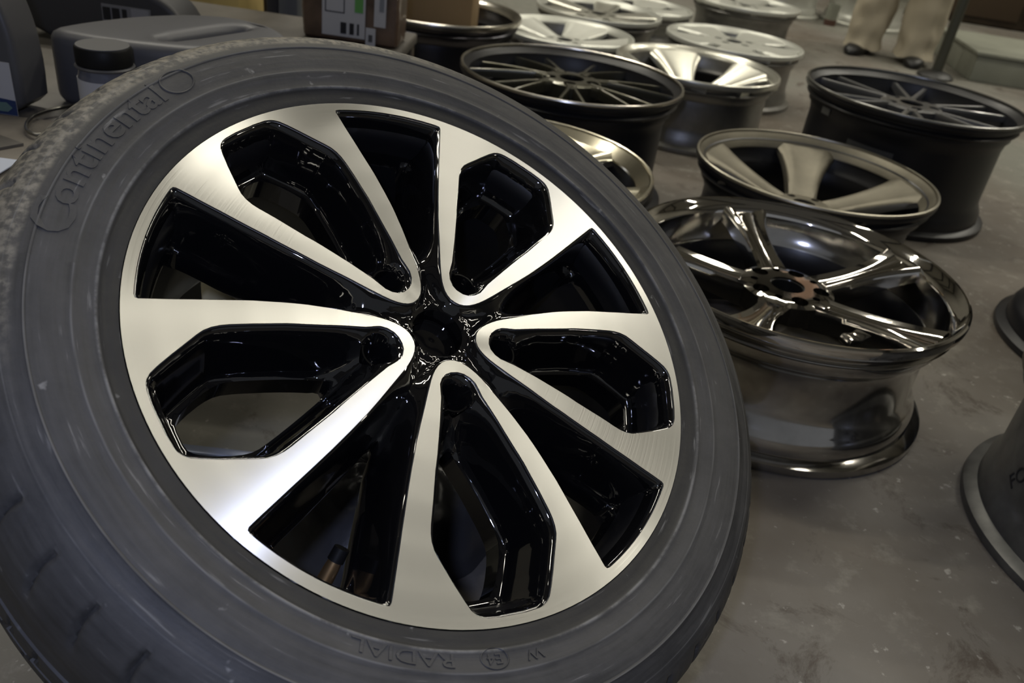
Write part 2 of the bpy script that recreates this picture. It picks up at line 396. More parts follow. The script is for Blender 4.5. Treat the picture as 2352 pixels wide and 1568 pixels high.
OH = [(30.2, 0), (30.6, 4), (32.2, 8), (35, 11.8), (38.5, 15.2), (43, 18.6), (48.5, 22), (55, 25.4), (70, 32.8), (85, 40.2), (100, 47.2), (118, 54.6), (135, 61.2), (152, 67.3), (170, 73.6), (190, 80.6), (203.5, 85.4)]
OH = [(x * MM, y * MM) for x, y in OH]
RT = .2275; aC = rad(36)
def pol(r, a): return (r * cos(a), r * sin(a))
# corner rounding between the T edge and the rim arc
cor = [(.2072, .0868), (.2088, .0885), (.2091, .0900)]
arcT = [pol(RT, a) for a in [rad(23.6) + (aC - rad(23.6)) * i / 7 for i in range(8)]]
half_edge = OH + cor[:2] + [pol(RT - .0004, rad(23.35))] + arcT          # from tip to T arc mid
EDGE = [(x, -y) for x, y in reversed(half_edge[1:])] + half_edge          # -36deg ... +36deg
def silver_sector():
    arc = [pol(.2355, aC - 2 * aC * i / 36) for i in range(37)]
    L = EDGE + arc
    L1 = densify(L, .0024); L2 = densify(UIN, .0022)
    me = plate([L1, L2], .0022, lambda x, y: zc(hypot(x, y)), step=.0048, bottom=False, ang=40)
    return me
s_me = silver_sector()
AX = [134.5, 62.5, -9.5, -81.5, -153.5]
SPK = []
for a in AX:
    o = link('machined_spoke', s_me, M_FACE, root, rot=(0, 0, rad(a)))
    bv = o.modifiers.new('bev', 'BEVEL'); bv.width = .0007; bv.segments = 2; bv.limit_method = 'ANGLE'; bv.angle_limit = rad(50)
    SPK.append(o)
def sst(x, a, b_):
    t = max(0, min(1, (x - a) / (b_ - a))); return t * t * (3 - 2 * t)
def offsets(E, closed, dists, loops, margin=.0012):
    out = []; n = len(E)
    for i in range(n):
        a = E[(i - 1) % n] if (closed or i > 0) else E[i]; b = E[(i + 1) % n] if (closed or i < n - 1) else E[i]
        tx, ty = b[0] - a[0], b[1] - a[1]; L = hypot(tx, ty)
        if L == 0: continue
        nx, ny = -ty / L, tx / L
        for sg in (1, -1):
            for d in dists:
                p = (E[i][0] + nx * d * sg, E[i][1] + ny * d * sg)
                if inside(p, loops) and segdist(p, E, closed) > d * .985 and (len(loops) == 1 or min(segdist(p, q) for q in loops[1:]) > margin):
                    if not closed and segdist(p, loops[0]) < min(d * .5, .0012): continue
                    out.append(p)
    # thin out near duplicates
    keepp = []; grid = set()
    for p in out:
        k = (round(p[0] / .0006), round(p[1] / .0006))
        if k in grid: continue
        grid.add(k); keepp.append(p)
    return keepp
def pocket(outer, holes, dfun, wall=.016, step=.004, depth_back=.055, edge=None, dz=.0018):
    """black painted recess: surface drops from the machined edge down to the through opening"""
    L1 = densify(outer, .0022); LH = [densify(h, .0025) for h in holes]
    E = edge or L1
    fr = [wall * q for q in (.05, .12, .22, .36, .5, .64, .78, .9, 1.0)]
    P, F = tri2d([L1] + LH, step, offsets(L1, True, fr, [L1] + LH), wall * 1.05, (L1, True))
    V = []
    for x, y in P:
        r = hypot(x, y); d = segdist((x, y), E, closed=edge is None)
        D = dfun(x, y)
        # rounded shoulder then a steep wall
        s = sst(d, 0.0006, wall)
        V.append((x, y, zc(r) - dz - D * s))
    n = len(V); cnt = {}
    for f in F:
        for i in range(3): cnt[(f[i], f[(i + 1) % 3])] = 1
    bset = set()
    for L in LH:
        for p in L: bset.add((round(p[0], 6), round(p[1], 6)))
    B = [e for e in cnt if (e[1], e[0]) not in cnt]
    V2 = list(V); idx = {}
    FF = list(F)
    def low(i):
        if i not in idx:
            idx[i] = len(V2); V2.append((V[i][0], V[i][1], V[i][2] - .022 if V[i][2] < -.03 else V[i][2] - .03))
        return idx[i]
    for a, b_ in B:
        if edge is not None:
            da = segdist(V[a][:2], edge, False); db = segdist(V[b_][:2], edge, False)
            ra = abs(V[a][1] / V[a][0] - math.tan(aC)) if V[a][0] else 9
            if da < 1e-5 and db < 1e-5: continue
            on = lambda i: abs(abs(atan2(V[i][1], V[i][0])) - aC) < 1e-4
            hub = lambda i: hypot(V[i][0], V[i][1]) < .0232
            rr = lambda i: hypot(V[i][0], V[i][1])
            if on(a) and on(b_) and not (RO0 - .0005 < rr(a) < RO1 + .0005 and RO0 - .0005 < rr(b_) < RO1 + .0005 and False): continue
        else:
            if (round(V[a][0], 6), round(V[a][1], 6)) not in bset: continue
        FF.append((a, low(a), low(b_), b_))
    return sharp(mesh(V2, FF), 60)
# opening in U pocket
uo = [(.092, .0045), (.104, .010), (.125, .0175), (.150, .0255), (.164, .029), (.175, .0275), (.192, .021), (.202, .015), (.2065, .009)]
UO = rounded([(x, y) for x, y in uo] + [(x, -y) for x, y in reversed(uo)], 1)
LUG = circle(.0565, 0, .0125, 20)
def du(x, y):
    d = hypot(x - .0565, y)
    D = .012 + .036 * sst(x, .060, .100)
    if d < .0135: D = .034
    return D
u_me = pocket(UIN, [UO], du, wall=.019, step=.0036)
for a in AX: link('spoke_pocket', u_me, M_GLOSS, root, rot=(0, 0, rad(a)))
# lug bore and ball seat in each U pocket
lug_me = lathe([(.0128, -.010), (.0128, -.030), (.0075, -.0355), (.0075, -.050), (.0140, -.050), (.0142, -.010)], 32)
for a in AX: link('lug_bore', lug_me, M_GLOSS, root, loc=(.0565 * cos(rad(a)), .0565 * sin(rad(a)), 0))
# T recess: between the U's, one sector runs from -36 to +36 about the U axis
RO0, RO1 = .099, .2125
half_open = [pol(RO0, aC), pol(RO0 + .004, rad(34.6))]
half_open += [pol(r_, aC - rad(a_)) for r_, a_ in ((.120, 3.0), (.145, 5.0), (.17, 6.5), (.195, 7.8), (.206, 8.1), (.2105, 7.4), (RO1, 6.0), (RO1, 3.2), (RO1, 0))]
BO = .0218
def star_sector():
    E = EDGE
    up = [E[-1], pol(.222, aC), pol(RO1 + .002, aC)] + list(reversed(half_open)) + [pol(.085, aC), pol(.06, aC), pol(.04, aC)]
    bore = [pol(BO, aC - 2 * aC * i / 12) for i in range(13)]
    dn = [(x, -y) for x, y in reversed(up[1:])]
    return E + up[1:] + bore + dn
def dt(x, y):
    r = hypot(x, y)
    return .007 + .041 * sst(r, .058, .118)
def star_mesh():
    outer = star_sector(); L1 = densify(outer, .0024); ED = densify(EDGE, .0024, False)
    fr = [.017 * q for q in (.05, .12, .22, .36, .5, .64, .78, .9, 1.0)]
    P, F = tri2d([L1], .0036, offsets(ED, False, fr, [L1]), .0178, (EDGE, False))
    V = []
    for x, y in P:
        r = hypot(x, y); d = segdist((x, y), EDGE, False)
        wl = .017 if r > .07 else .006 + .011 * sst(r, .03, .07)
        z = zc(r) - .0018 - dt(x, y) * sst(d, .0006, wl)
        # raised ring round the centre bore
        z += .0022 * exp(-((r - .0262) / .0022) ** 2)
        V.append((x, y, z))
    cnt = {}
    for f in F:
        for i in range(3): cnt[(f[i], f[(i + 1) % 3])] = 1
    B = [e for e in cnt if (e[1], e[0]) not in cnt]
    V2 = list(V); FF = list(F); idx = {}
    ho = densify(half_open, .0005, False)
    def isop(i):
        x, y = V[i][0], abs(V[i][1]); return segdist((x, y), half_open, False) < 1e-5
    def isbore(i): return hypot(V[i][0], V[i][1]) < BO + .0003
    def low(i, dz):
        if i not in idx: idx[i] = len(V2); V2.append((V[i][0], V[i][1], V[i][2] - dz))
        return idx[i]
    for a, b_ in B:
        if isop(a) and isop(b_): FF.append((a, low(a, .02), low(b_, .02), b_))
        elif isbore(a) and isbore(b_): FF.append((a, low(a, .03), low(b_, .03), b_))
    return sharp(mesh(V2, FF), 60)
t_me = star_mesh()
for a in AX: link('spoke_body', t_me, M_GLOSS, root, rot=(0, 0, rad(a)))
# centre cap sunk in the bore
link('centre_cap', lathe([(0.0001, -.024), (.012, -.0235), (.0185, -.0245), (.0205, -.027), (.0216, -.027), (.0216, -.034), (.0001, -.034)], 48), M_GLOSS, root)
# barrel behind the face
bar = [(.2335, -.0035), (.2300, -.006), (.2225, -.020), (.2190, -.050), (.2100, -.075), (.2070, -.110), (.2100, -.165), (.2180, -.195), (.2290, -.208), (.2400, -.214), (.2440, -.216), (.2440, -.222), (.2360, -.222), (.2250, -.214), (.214, -.200), (.206, -.170), (.203, -.110), (.206, -.072), (.2145, -.050), (.2155, -.030), (.2195, -.018), (.2305, -.0045)]
link('rim_barrel', lathe(list(reversed(bar)), 180), M_BARREL, root)
# back web linking the spokes below
# tyre
def tyre_profile():
    P = [(.2340, -.020), (.2352, -.006), (.2362, -.0015), (.2385, -.0005), (.2425, .0000), (.2460, .0010), (.2486, .0024), (.2497, .0042), (.2508, .0045), (.2522, .0042), (.2560, .0048), (.2600, .0065), (.2628, .0076), (.2642, .0084), (.2654, .0084), (.2668, .0081), (.2700, .0086), (.2750, .0093), (.2800, .0098), (.2850, .0100), (.2895, .0099), (.2902, .0107), (.2914, .0107), (.2922, .0097)]
    Z1 = -.062
    for i in range(4, 25):
        a = i / 24 * pi / 2; r = .285 + .049 * sin(a) ** .8; z = .010 - .072 * (1 - cos(a))
        if r > .2935: P.append((r, z))
    # fine shoulder ribs
    out = []
    for r, z in P: out.append((r, z))
    T = [(.3345, -.070), (.3355, -.078), (.3358, -.084), (.3290, -.0855), (.3290, -.0925), (.3362, -.094), (.3366, -.103), (.3370, -.110), (.3366, -.117), (.3362, -.126), (.3290, -.1275), (.3290, -.1345), (.3358, -.136), (.3352, -.146), (.3340, -.154)]
    out += T
    for i in range(0, 13):
        a = pi / 2 * (1 - i / 12); r = .280 + .054 * sin(a) ** .8; z = -.230 + .072 * (1 - cos(a)); out.append((r, z))
    out += [(.262, -.228), (.250, -.223), (.2452, -.2225), (.2405, -.210), (.232, -.190), (.29, -.17), (.31, -.11), (.29, -.045), (.246, -.024)]
    return out
TP = tyre_profile()
def tyre_mesh(P, n=1040, notches=52):
    V = []; F = []; k = len(P)
    for i in range(n):
        a = 2 * pi * i / n; c, s = cos(a), sin(a); ph = (i / n * notches + .2) % 1.0
        for j, (r, z) in enumerate(P):
            d = 0
            if .310 < r < .332 and z > -.055 and z < .0:
                u = (r - .3215) / .0105
                cen = .5 + .16 * u * abs(u) if u > 0 else .5 - .05 * u
                w_ = .055 if True else 0
                g = exp(-((ph - cen) / w_) ** 2) * max(0, 1 - u ** 4)
                d = .0042 * g
                g2 = exp(-((ph - .5 - .38) / .02) ** 2) * max(0, 1 - (u / .8) ** 4); d += .0011 * g2
            if z < -.095 and z > -.165 and r > .332:
                # lateral sipes over the tread blocks
                q = (i / n * notches * 1.5 + abs(z + .11) * 14) % 1.0
                if q < .12: d += .004
            V.append(((r - d) * c, (r - d) * s, z - d * .8))
    for i in range(n):
        i2 = (i + 1) % n
        for j in range(k):
            j2 = (j + 1) % k; F.append((i * k + j, i2 * k + j, i2 * k + j2, i * k + j2))
    return sharp(mesh(V, F), 50)
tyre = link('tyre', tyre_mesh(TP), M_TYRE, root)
def tz(r):
    Q = [p for p in TP[:46]]
    for (a, za), (b_, zb) in zip(Q, Q[1:]):
        if a <= r <= b_ and b_ > a: return za + (zb - za) * (r - a) / (b_ - a)
    return .01
def on_tyre(me, ang_c, r_c, h=.0012):
    # x runs clockwise seen from outside, y outward
    def fn(x, y, z):
        a = rad(ang_c) - x / r_c; r = r_c + y
        return (r * cos(a), r * sin(a), tz(r) + (h if z > 0 else -.001))
    return remap(me, fn)
def side_text(s, size, a, r, sx=1, h=.0012, bold=0.0):
    me = text_mesh(s, size, .001, sx, bold)
    bm = bmesh.new(); bm.from_mesh(me); bmesh.ops.subdivide_edges(bm, edges=[e for e in bm.edges if e.calc_length() > .006], cuts=3)
    bm.to_mesh(me); bm.free()
    return link('raised_lettering', on_tyre(me, a, r, h), M_TYRE, tyre)
side_text('ontinental', .0275, 156.9, .2825, 1.24, .0007, .0004)
bigC = text_mesh('C', .037, .001, 1.15, .0004); link('raised_lettering', on_tyre(bigC, 173.2, .2822, .0007), M_TYRE, tyre)
def ring_on_tyre(a, r, rx, ry, w_=.0016):
    V = []; F = []; n = 40
    for i in range(n):
        g = 2 * pi * i / n
        for s_, z in ((1, -1), (1, 1), (1 - w_ / rx, 1), (1 - w_ / rx, -1)): V.append((rx * cos(g) * s_, ry * sin(g) * s_, z))
    for i in range(n):
        for j in range(4): F.append((i * 4 + j, ((i + 1) % n) * 4 + j, ((i + 1) % n) * 4 + (j + 1) % 4, i * 4 + (j + 1) % 4))
    return link('raised_emblem_ring', on_tyre(mesh(V, F), a, r, .0007), M_TYRE, tyre)
ring_on_tyre(139.3, .2835, .0155, .011)
side_text('RADIAL', .013, -101.5, .2560, 1.6, .0008)
side_text('E4', .010, -87.3, .2555, 1.2, .0008); ring_on_tyre(-87.3, .2555, .0105, .0075, .001)
side_text('W', .010, -80.5, .2565, 1.3, .0008)
# balancing / valve stem seen through the lower left opening
va = rad(-113.5); vr = .187
vdir = Vector((cos(va), sin(va), 0))
def vt(pts, rr, nm, m): return link(nm, tube(pts, rr, 12), m, valve)
valve = link('valve_stem', tube([vdir * .208 + Vector((0, 0, -.062)), vdir * .196 + Vector((0, 0, -.052)), vdir * .192 + Vector((0, 0, -.0485))], [.0062, .0056, .0050], 14), M_BRASS, root)
vt([vdir * .192 + Vector((0, 0, -.0485)), vdir * .184 + Vector((0, 0, -.0425))], [.0062, .0058], 'valve_cap', M_CAP)
vt([vdir * .211 + Vector((0, 0, -.0645)), vdir * .206 + Vector((0, 0, -.060))], [.011, .009], 'valve_seal', M_RAW)

# ------------------------------------------------------------------ generic loose rim
def barrel_profiles(R, H, deep=.036, thin=False, base=0.0):
    T = .0035
    q = base
    outer = [(R - .006 - q, 0), (R - .001 - q, .002), (R - q, .006), (R - .001 - q, .013), (R - .007 - q, .016), (R - .017, .019), (R - .0185, .040), (R - .024, .050), (R - deep, .066), (R - deep, H - .080), (R - .026, H - .060), (R - .0195, H - .052), (R - .0185, H - .040), (R - .011, H - .036), (R - .0085, H - .0325), (R - .011, H - .029), (R - .015, H - .026), (R - .014, H - .021), (R - .008, H - .0185), (R - .002, H - .0172)]
    inner = [(R - .006, H - .014), (R - .022, H - .020), (R - .024, H - .052), (R - .031, H - .062), (R - deep - .005, H - .083), (R - deep - .005, .063), (R - .029, .047), (R - .023, .038), (R - .022, .017), (R - .011 - q, .011)]
    if thin:
        lip = [(R - .001, H - .0075), (R + .0004, H - .004), (R - .0005, H - .0012), (R - .003, H), (R - .0055, H - .0008), (R - .0065, H - .004), (R - .006, H - .0075)]
        outer = outer[:-1] + [(R - .0015, H - .0165), (R, H - .013), (R, H - .0072)]
        inner = [(R - .006, H - .0072), (R - .010, H - .011), (R - .020, H - .018)] + inner[2:]
        return list(reversed(outer + inner)), list(reversed(lip))
    lip = [(R - .003, H - .0172), (R, H - .014), (R + .0006, H - .007), (R - .0005, H - .002), (R - .003, H), (R - .006, H - .0005), (R - .0085, H - .004), (R - .013, H - .0085), (R - .021, H - .016), (R - .0225, H - .021), (R - .0205, H - .0225)]
    return list(reversed(outer + inner)), list(reversed(lip))
def spoke_me(r0, r1, w0, w1, zf, thf, groove=0.0, lat0=0.0, lat1=0.0, wf=None, n=14, rid=.16):
    V = []; F = []; K = 0
    for i in range(n + 1):
        t = i / n; x = r0 + (r1 - r0) * t; w_ = wf(t) if wf else w0 + (w1 - w0) * t; z = zf(t); th = thf(t); y0 = lat0 + (lat1 - lat0) * t
        sec = [(-.5, -th), (-.5, -th * .35), (-.47, -.0035), (-.5 + rid * .75, 0), (-.5 + rid * 1.5, -groove * .5), (-.15, -groove), (.15, -groove), (.5 - rid * 1.5, -groove * .5), (.5 - rid * .75, 0), (.47, -.0035), (.5, -th * .35), (.5, -th), (.3, -th), (-.3, -th)]
        K = len(sec); V += [(x, y0 + u * w_, z + v) for u, v in sec]
    for i in range(n):
        for j in range(K): F.append((i * K + j, (i + 1) * K + j, (i + 1) * K + (j + 1) % K, i * K + (j + 1) % K))
    F.append(tuple(range(K))); F.append(tuple(reversed([n * K + j for j in range(K)])))
    me = mesh(V, F); bm = bmesh.new(); bm.from_mesh(me); bmesh.ops.recalc_face_normals(bm, faces=bm.faces); bm.to_mesh(me); bm.free()
    return sharp(me, 40)
def ring_slope(R, H, a, b): return lathe([(R - a[0], H - a[1]), (R - b[0], H - b[1]), (R - b[0] - .0005, H - b[1] - .003), (R - a[0] + .001, H - a[1] - .004)], 128)
def hub_me(rh, bore, lug_r, pcd, nl, th, a0=0, small=0.0, dome=.004):
    holes = [circle(0, 0, bore, 32)] + [circle(pcd * cos(a0 + 2 * pi * i / nl), pcd * sin(a0 + 2 * pi * i / nl), lug_r, 16) for i in range(nl)]
    if small: holes += [circle(pcd * cos(a0 + pi / nl + 2 * pi * i / nl), pcd * sin(a0 + pi / nl + 2 * pi * i / nl), small, 12) for i in range(nl)]
    return plate([circle(0, 0, rh, 48)] + holes, th, lambda x, y: -dome * max(0, (hypot(x, y) - pcd) / (rh - pcd + 1e-6)) ** 2 if hypot(x, y) > pcd else 0, step=rh / 7)
def rim(name, label, loc, R, H, mats, style, group='loose rims standing on the concrete floor', z0=0.0):
    mb, ml, ms, mh = mats
    r = empty(name, (loc[0], loc[1], z0), label, 'wheel rim', group)
    pb, pl = barrel_profiles(R, H, style.get('deep', .036), style.get('thin', False), style.get('base', 0.0))
    link('barrel', lathe(pb, 128), mb, r)
    link('lip', lathe(pl, 128), ml, r)
    if style.get('kind') == 'open': return r
    dp = style.get('deep', .036)
    link('inner_barrel', lathe([(R - .0235, .020), (R - .031, .047), (R - dp - .0062, .064), (R - dp - .0062, H - .084), (R - .033, H - .066), (R - .035, H - .066), (R - dp - .0085, H - .086), (R - dp - .0085, .062), (R - .034, .044), (R - .026, .020)], 96), M_BARREL, r)
    if 'slope' in style: link('inner_slope', ring_slope(R, H, *style['slope']), ms, r)
    a0 = rad(style['a0']); n = style['n']; zh = H - style['zh']; zr = H - style['zr']; rh = style['rh']
    hub = link('hub', hub_me(rh, style.get('bore', .032), style.get('lug', .009), style.get('pcd', .055), style.get('nl', 5), style.get('hth', .03), a0 + pi / 5 * style.get('lughalf', 1), style.get('small', 0)), mh, r, loc=(0, 0, zh))
    link('hub_bore', lathe([(style.get('bore', .032), -.004), (style.get('bore', .032) - .0018, -.004), (style.get('bore', .032) - .0018, -.045), (style.get('bore', .032), -.045)], 40), M_HUBDARK, r, loc=(0, 0, zh))
    bowl = style.get('bowl', .35)
    def zf(t):
        s = t ** style.get('pw', 1.6)
        return zh + (zr - zh) * s - .001
    thf = lambda t: style.get('th', .028) * (1 - .45 * t)
    R1 = R - .0215
    if style['kind'] == 'spoke':
        me = spoke_me(rh * .80, R1, 0, 0, zf, thf, style.get('groove', 0), wf=style['wf'])
        for i in range(n): link('spoke', me, ms, r, rot=(0, 0, a0 + 2 * pi * i / n))
    elif style['kind'] == 'fork':
        w0 = style.get('w', .011); sp = style.get('spread', .05)
        rf = style.get('rf', rh)
        A = [spoke_me(rf, R1, w0 * 1.25, w0, lambda t: zh + (zr - zh) * (t ** 1.5) - .001, lambda t: .024 - .010 * t, .0012, s * w0 * .5, s * sp) for s in (-1, 1)]
        for i in range(n):
            for me in A: link('spoke', me, ms, r, rot=(0, 0, a0 + 2 * pi * i / n))
            link('hub_arm', spoke_me(rh * .7, rf + .015, .034, .020, lambda t: zh - .001, lambda t: .022, .001), mh, r, rot=(0, 0, a0 + 2 * pi * i / n))
    return r
five = lambda a, b_, c: (lambda t: a + (b_ - a) * t + c * (t - .5) ** 2)
# chrome five spoke, nearest loose rim
ch = rim('chrome_rim', 'polished chrome five spoke rim standing right beside the tyre, nearest complete loose rim', (.398, 1.143), .2466, .209,
    (M_CHROME_B, M_CHROME, M_CHROME, M_CHROME), dict(kind='spoke', n=5, a0=27, zh=.040, zr=.010, rh=.070, bore=.026, lug=.0125, pcd=.050, small=.006, th=.040, groove=.007, pw=1.25,
    wf=lambda t: .052 - .010 * sin(t * pi) + .030 * t ** 3, deep=.034))
# wheel weight / clip hanging below hub, and stamped characters on the barrel
link('balance_weight', box(.034, .020, .014, .004, 2), M_CHROME, ch, loc=(.070, -.115, .145), rot=(.1, .2, .6))
nicks = bmesh.new()
# dark bronze silver deep dish
rim('bronze_dish_rim', 'dark bronze-silver deep dish rim with five wide spokes, behind the chrome rim', (.571, 1.705), .2466, .184,
    (M_BLACK2, M_DARKLIP, M_DARKSIL, M_DARKSIL), dict(kind='spoke', n=5, a0=8, zh=.080, zr=.018, rh=.062, bore=.024, lug=.009, pcd=.043, th=.03, groove=.003, pw=1.1, thin=True, slope=((.007, .005), (.030, .030)),
    wf=lambda t: .062 + .024 * t + .060 * t ** 3, deep=.034))
# black rim right
rb = rim('black_mesh_rim', 'tall black split-spoke rim with faded sticker, in front of the person', (.882, 2.108), .2571, .277,
    (M_BLACK2, mat('black_lip', (.20, .20, .19), .25, .9), M_SMOKE, M_SMOKE), dict(kind='fork', n=6, a0=12, zh=.022, zr=.022, rh=.072, bore=.028, lug=.013, pcd=.053, w=.012, spread=.040, rf=.07, deep=.030, thin=True))
# black multispoke centre
cb = rim('black_multispoke_rim', 'black rim with many thin bronze spokes and silver lip, behind the large tyre', (.046, 1.868), .2466, .267,
    (M_BLACK2, M_LIP, M_BRONZE, M_BRONZE), dict(kind='fork', n=7, a0=14, zh=.014, zr=.026, rh=.066, bore=.028, lug=.0145, pcd=.050, w=.0075, spread=.040, rf=.072, deep=.030, thin=True))
rim('silver_dish_rim', 'bright silver dished rim directly behind the black thin-spoked rim', (.412, 2.485), .2361, .200,
    (M_RAW, M_SILVER, M_SILVER, M_SILVER), dict(kind='spoke', n=5, a0=30, zh=.085, zr=.010, rh=.06, pcd=.043, bore=.026, th=.03, groove=.004, pw=1.0, wf=lambda t: .060 + .03 * t + .10 * t ** 2, deep=.024))
rim('flat_silver_rim', 'flat-faced pale silver rim with dark lug holes, beside the open floor', (.605, 3.02), .235, .19,
    (M_RAW, M_SILVER2, M_SILVER2, M_SILVER2), dict(kind='spoke', n=5, a0=50, zh=.008, zr=.006, rh=.105, pcd=.056, bore=.028, lug=.014, th=.03, groove=0, pw=1.2, wf=lambda t: .10 + .10 * t, deep=.026))
rim('wide_spoke_silver_rim', 'pale silver rim with wide curved spokes beside the upturned dark barrel', (.027, 2.80), .2225, .18,
    (M_RAW, M_SILVER2, M_SILVER2, M_SILVER2), dict(kind='spoke', n=5, a0=68, zh=.030, zr=.006, rh=.07, pcd=.045, bore=.026, lug=.010, th=.03, groove=.003, pw=1.2, wf=lambda t: .075 + .09 * t, deep=.03))
rim('far_silver_rim', 'dull silver rim at the top edge, behind the wide curved spoke rim', (.142, 3.294), .235, .18,
    (M_RAW, M_SILVER2, M_SILVER, M_SILVER), dict(kind='spoke', n=6, a0=20, zh=.016, zr=.006, rh=.08, pcd=.050, bore=.028, lug=.012, th=.03, groove=.002, pw=1.2, wf=lambda t: .058 + .05 * t, deep=.03))
rim('half_hidden_silver_rim', 'dull silver rim whose right side peeks out behind the far left silver rim', (.33, 3.74), .22, .15,
    (M_RAW, M_SILVER2, M_SILVER2, M_SILVER2), dict(kind='spoke', n=5, a0=0, zh=.016, zr=.006, rh=.08, pcd=.050, bore=.028, lug=.012, th=.03, pw=1.2, wf=lambda t: .09 + .08 * t, deep=.03))
rim('cropped_silver_rim', 'pale silver rim cut by the top edge of the photo, beyond the open floor', (.80, 3.95), .235, .195,
    (M_RAW, M_SILVER2, M_SILVER2, M_SILVER2), dict(kind='spoke', n=5, a0=0, zh=.016, zr=.006, rh=.08, pcd=.050, bore=.028, lug=.012, th=.03, pw=1.2, wf=lambda t: .09 + .08 * t, deep=.03))
rim('light_grey_rim', 'light grey rim standing left of the rim nearest the trousers, farthest row', (1.25, 5.25), .235, .20,
    (M_SILVER2, M_SILVER2, M_SILVER2, M_SILVER2), dict(kind='spoke', n=5, a0=0, zh=.016, zr=.006, rh=.08, pcd=.050, bore=.028, lug=.012, th=.03, pw=1.2, wf=lambda t: .09 + .08 * t, deep=.03))
rim('greenish_grey_rim', 'greenish grey rim next to the trouser leg, farthest row', (1.74, 5.24), .235, .20,
    (M_SILVER2, M_SILVER2, M_SILVER2, M_SILVER2), dict(kind='spoke', n=5, a0=0, zh=.016, zr=.006, rh=.08, pcd=.050, bore=.028, lug=.012, th=.03, pw=1.2, wf=lambda t: .09 + .08 * t, deep=.03))
rim('warm_silver_rim', 'warm silver multi-spoke rim half hidden behind the upper right of the tyre', (-.046, 1.306), .235, .25,
    (M_BLACK2, M_GOLD, M_GOLD, M_GOLD), dict(kind='spoke', n=5, a0=-20, zh=.040, zr=.012, rh=.075, pcd=.050, bore=.028, lug=.011, th=.03, groove=.004, pw=1.0, wf=lambda t: .055 + .095 * t ** 2, deep=.03, thin=True, slope=((.007, .004), (.026, .020)), base=.022))
rim('black_edge_rim', 'black rim cut by the right edge of the photo, upper of the two there', (1.158, 1.40), .247, .26,
    (M_BLACK2, M_BLACK, M_BLACK, M_BLACK), dict(kind='spoke', n=5, a0=0, zh=.03, zr=.01, rh=.07, th=.03, wf=lambda t: .05 + .03 * t, deep=.042))
sb = rim('scrawled_grey_rim', 'scuffed dark grey rim with handwritten letters on its barrel, cut by the right edge', (.885, .841), .257, .215,
    (M_WORN, M_WORNLIP, M_WORN, M_WORN), dict(kind='spoke', n=5, a0=0, zh=.03, zr=.01, rh=.07, th=.03, wf=lambda t: .05 + .03 * t, deep=.026))
def on_cyl(me, R, ang_c, zc_, rot=0.0, h=.0006):
    cr, sr = cos(rot), sin(rot)
    def fn(x, y, z):
        u = x * cr - y * sr; v = x * sr + y * cr; a = rad(ang_c) + u / R
        rr = R + (h if z > 0 else -.0006); return (rr * cos(a), rr * sin(a), zc_ + v)
    return remap(me, fn)
def cyl_text(s, size, R, a, z, rot, parent, m, sx=1):
    me = text_mesh(s, size, .0005, sx)
    bm = bmesh.new(); bm.from_mesh(me); bmesh.ops.subdivide_edges(bm, edges=[e for e in bm.edges if e.calc_length() > .008], cuts=2); bm.to_mesh(me); bm.free()
    return link('handwriting', on_cyl(me, R, a, z, rot), m, parent)
cyl_text('FOS', .027, .2312, 178, .092, rad(62), sb, M_INK, 1.1)
cyl_text('A', .027, .2312, 186, .077, rad(62), sb, M_INK, 1.1)
# stickers on the tall black rim
def cyl_patch(R, a0, a1, z0, z1, m, parent, name, skew=0.0):
    V = []; F = []; n = 10
    for i in range(n + 1):
        t = i / n; a = rad(a0 + (a1 - a0) * t)
        for z in (z0, z1):
            for rr in (R, R + .0008): V.append((rr * cos(a), rr * sin(a), z + skew * t))
    for i in range(n):
        b0 = i * 4; b1 = b0 + 4
        F += [(b0 + 1, b1 + 1, b1 + 3, b0 + 3), (b0, b0 + 2, b1 + 2, b1), (b0, b1, b1 + 1, b0 + 1), (b0 + 2, b0 + 3, b1 + 3, b1 + 2)]
    F += [(0, 1, 3, 2), (n * 4, n * 4 + 2, n * 4 + 3, n * 4 + 1)]
    return link(name, mesh(V, F, False), m, parent)
cyl_patch(.2275, -140, -112, .158, .186, mat('faded_sticker', (.06, .06, .055), .5), rb, 'sticker', -.004)
cyl_patch(.2390, -163, -156, .218, .234, mat('small_sticker', (.10, .10, .09), .5), rb, 'sticker', 0)
# upturned dark barrel with a cardboard box inside
ub = rim('upturned_barrel_rim', 'dark steel rim lying face down, open barrel up, with cardboard inside', (-.352, 2.483), .247, .25, (M_STEEL, M_LIP, M_STEEL, M_STEEL), dict(kind='open', deep=.024))
# its closed face underneath
link('rim_face', lathe([(.03, .03), (.19, .022), (.22, .03), (.22, .036), (.19, .030), (.03, .038)], 64), M_STEEL, ub)

# ------------------------------------------------------------------ bench and things on it
ZB = .285
bench = empty('workbench', (0, 0, 0), 'low workbench with a grimy top behind the tyre, carrying the jerrycans', 'workbench')
BX0, BX1, BY0, BY1 = -1.75, -.31, .785, 1.93
link('bench_top', box(BX1 - BX0, BY1 - BY0, .022, .003, 1), M_TABLE, bench, loc=((BX0 + BX1) / 2, (BY0 + BY1) / 2, ZB - .022))
link('corner_bracket', box(.036, .030, .155, .002, 1), M_CREAM, bench, loc=(BX1 - .022, BY0 + .02, ZB - .022 - .155))
for x, y in ((BX1 - .08, BY0 + .55), (BX1 - .022, BY1 - .02), (BX0 + .022, BY0 + .02), (BX0 + .022, BY1 - .02)):
    link('leg', box(.036, .030, ZB - .022, .002, 1), M_BROWN, bench, loc=(x, y, 0))
link('rail', box(BX1 - BX0 - .10, .018, .03, .002, 1), M_BROWN, bench, loc=((BX0 + BX1) / 2, BY1 - .03, .20))
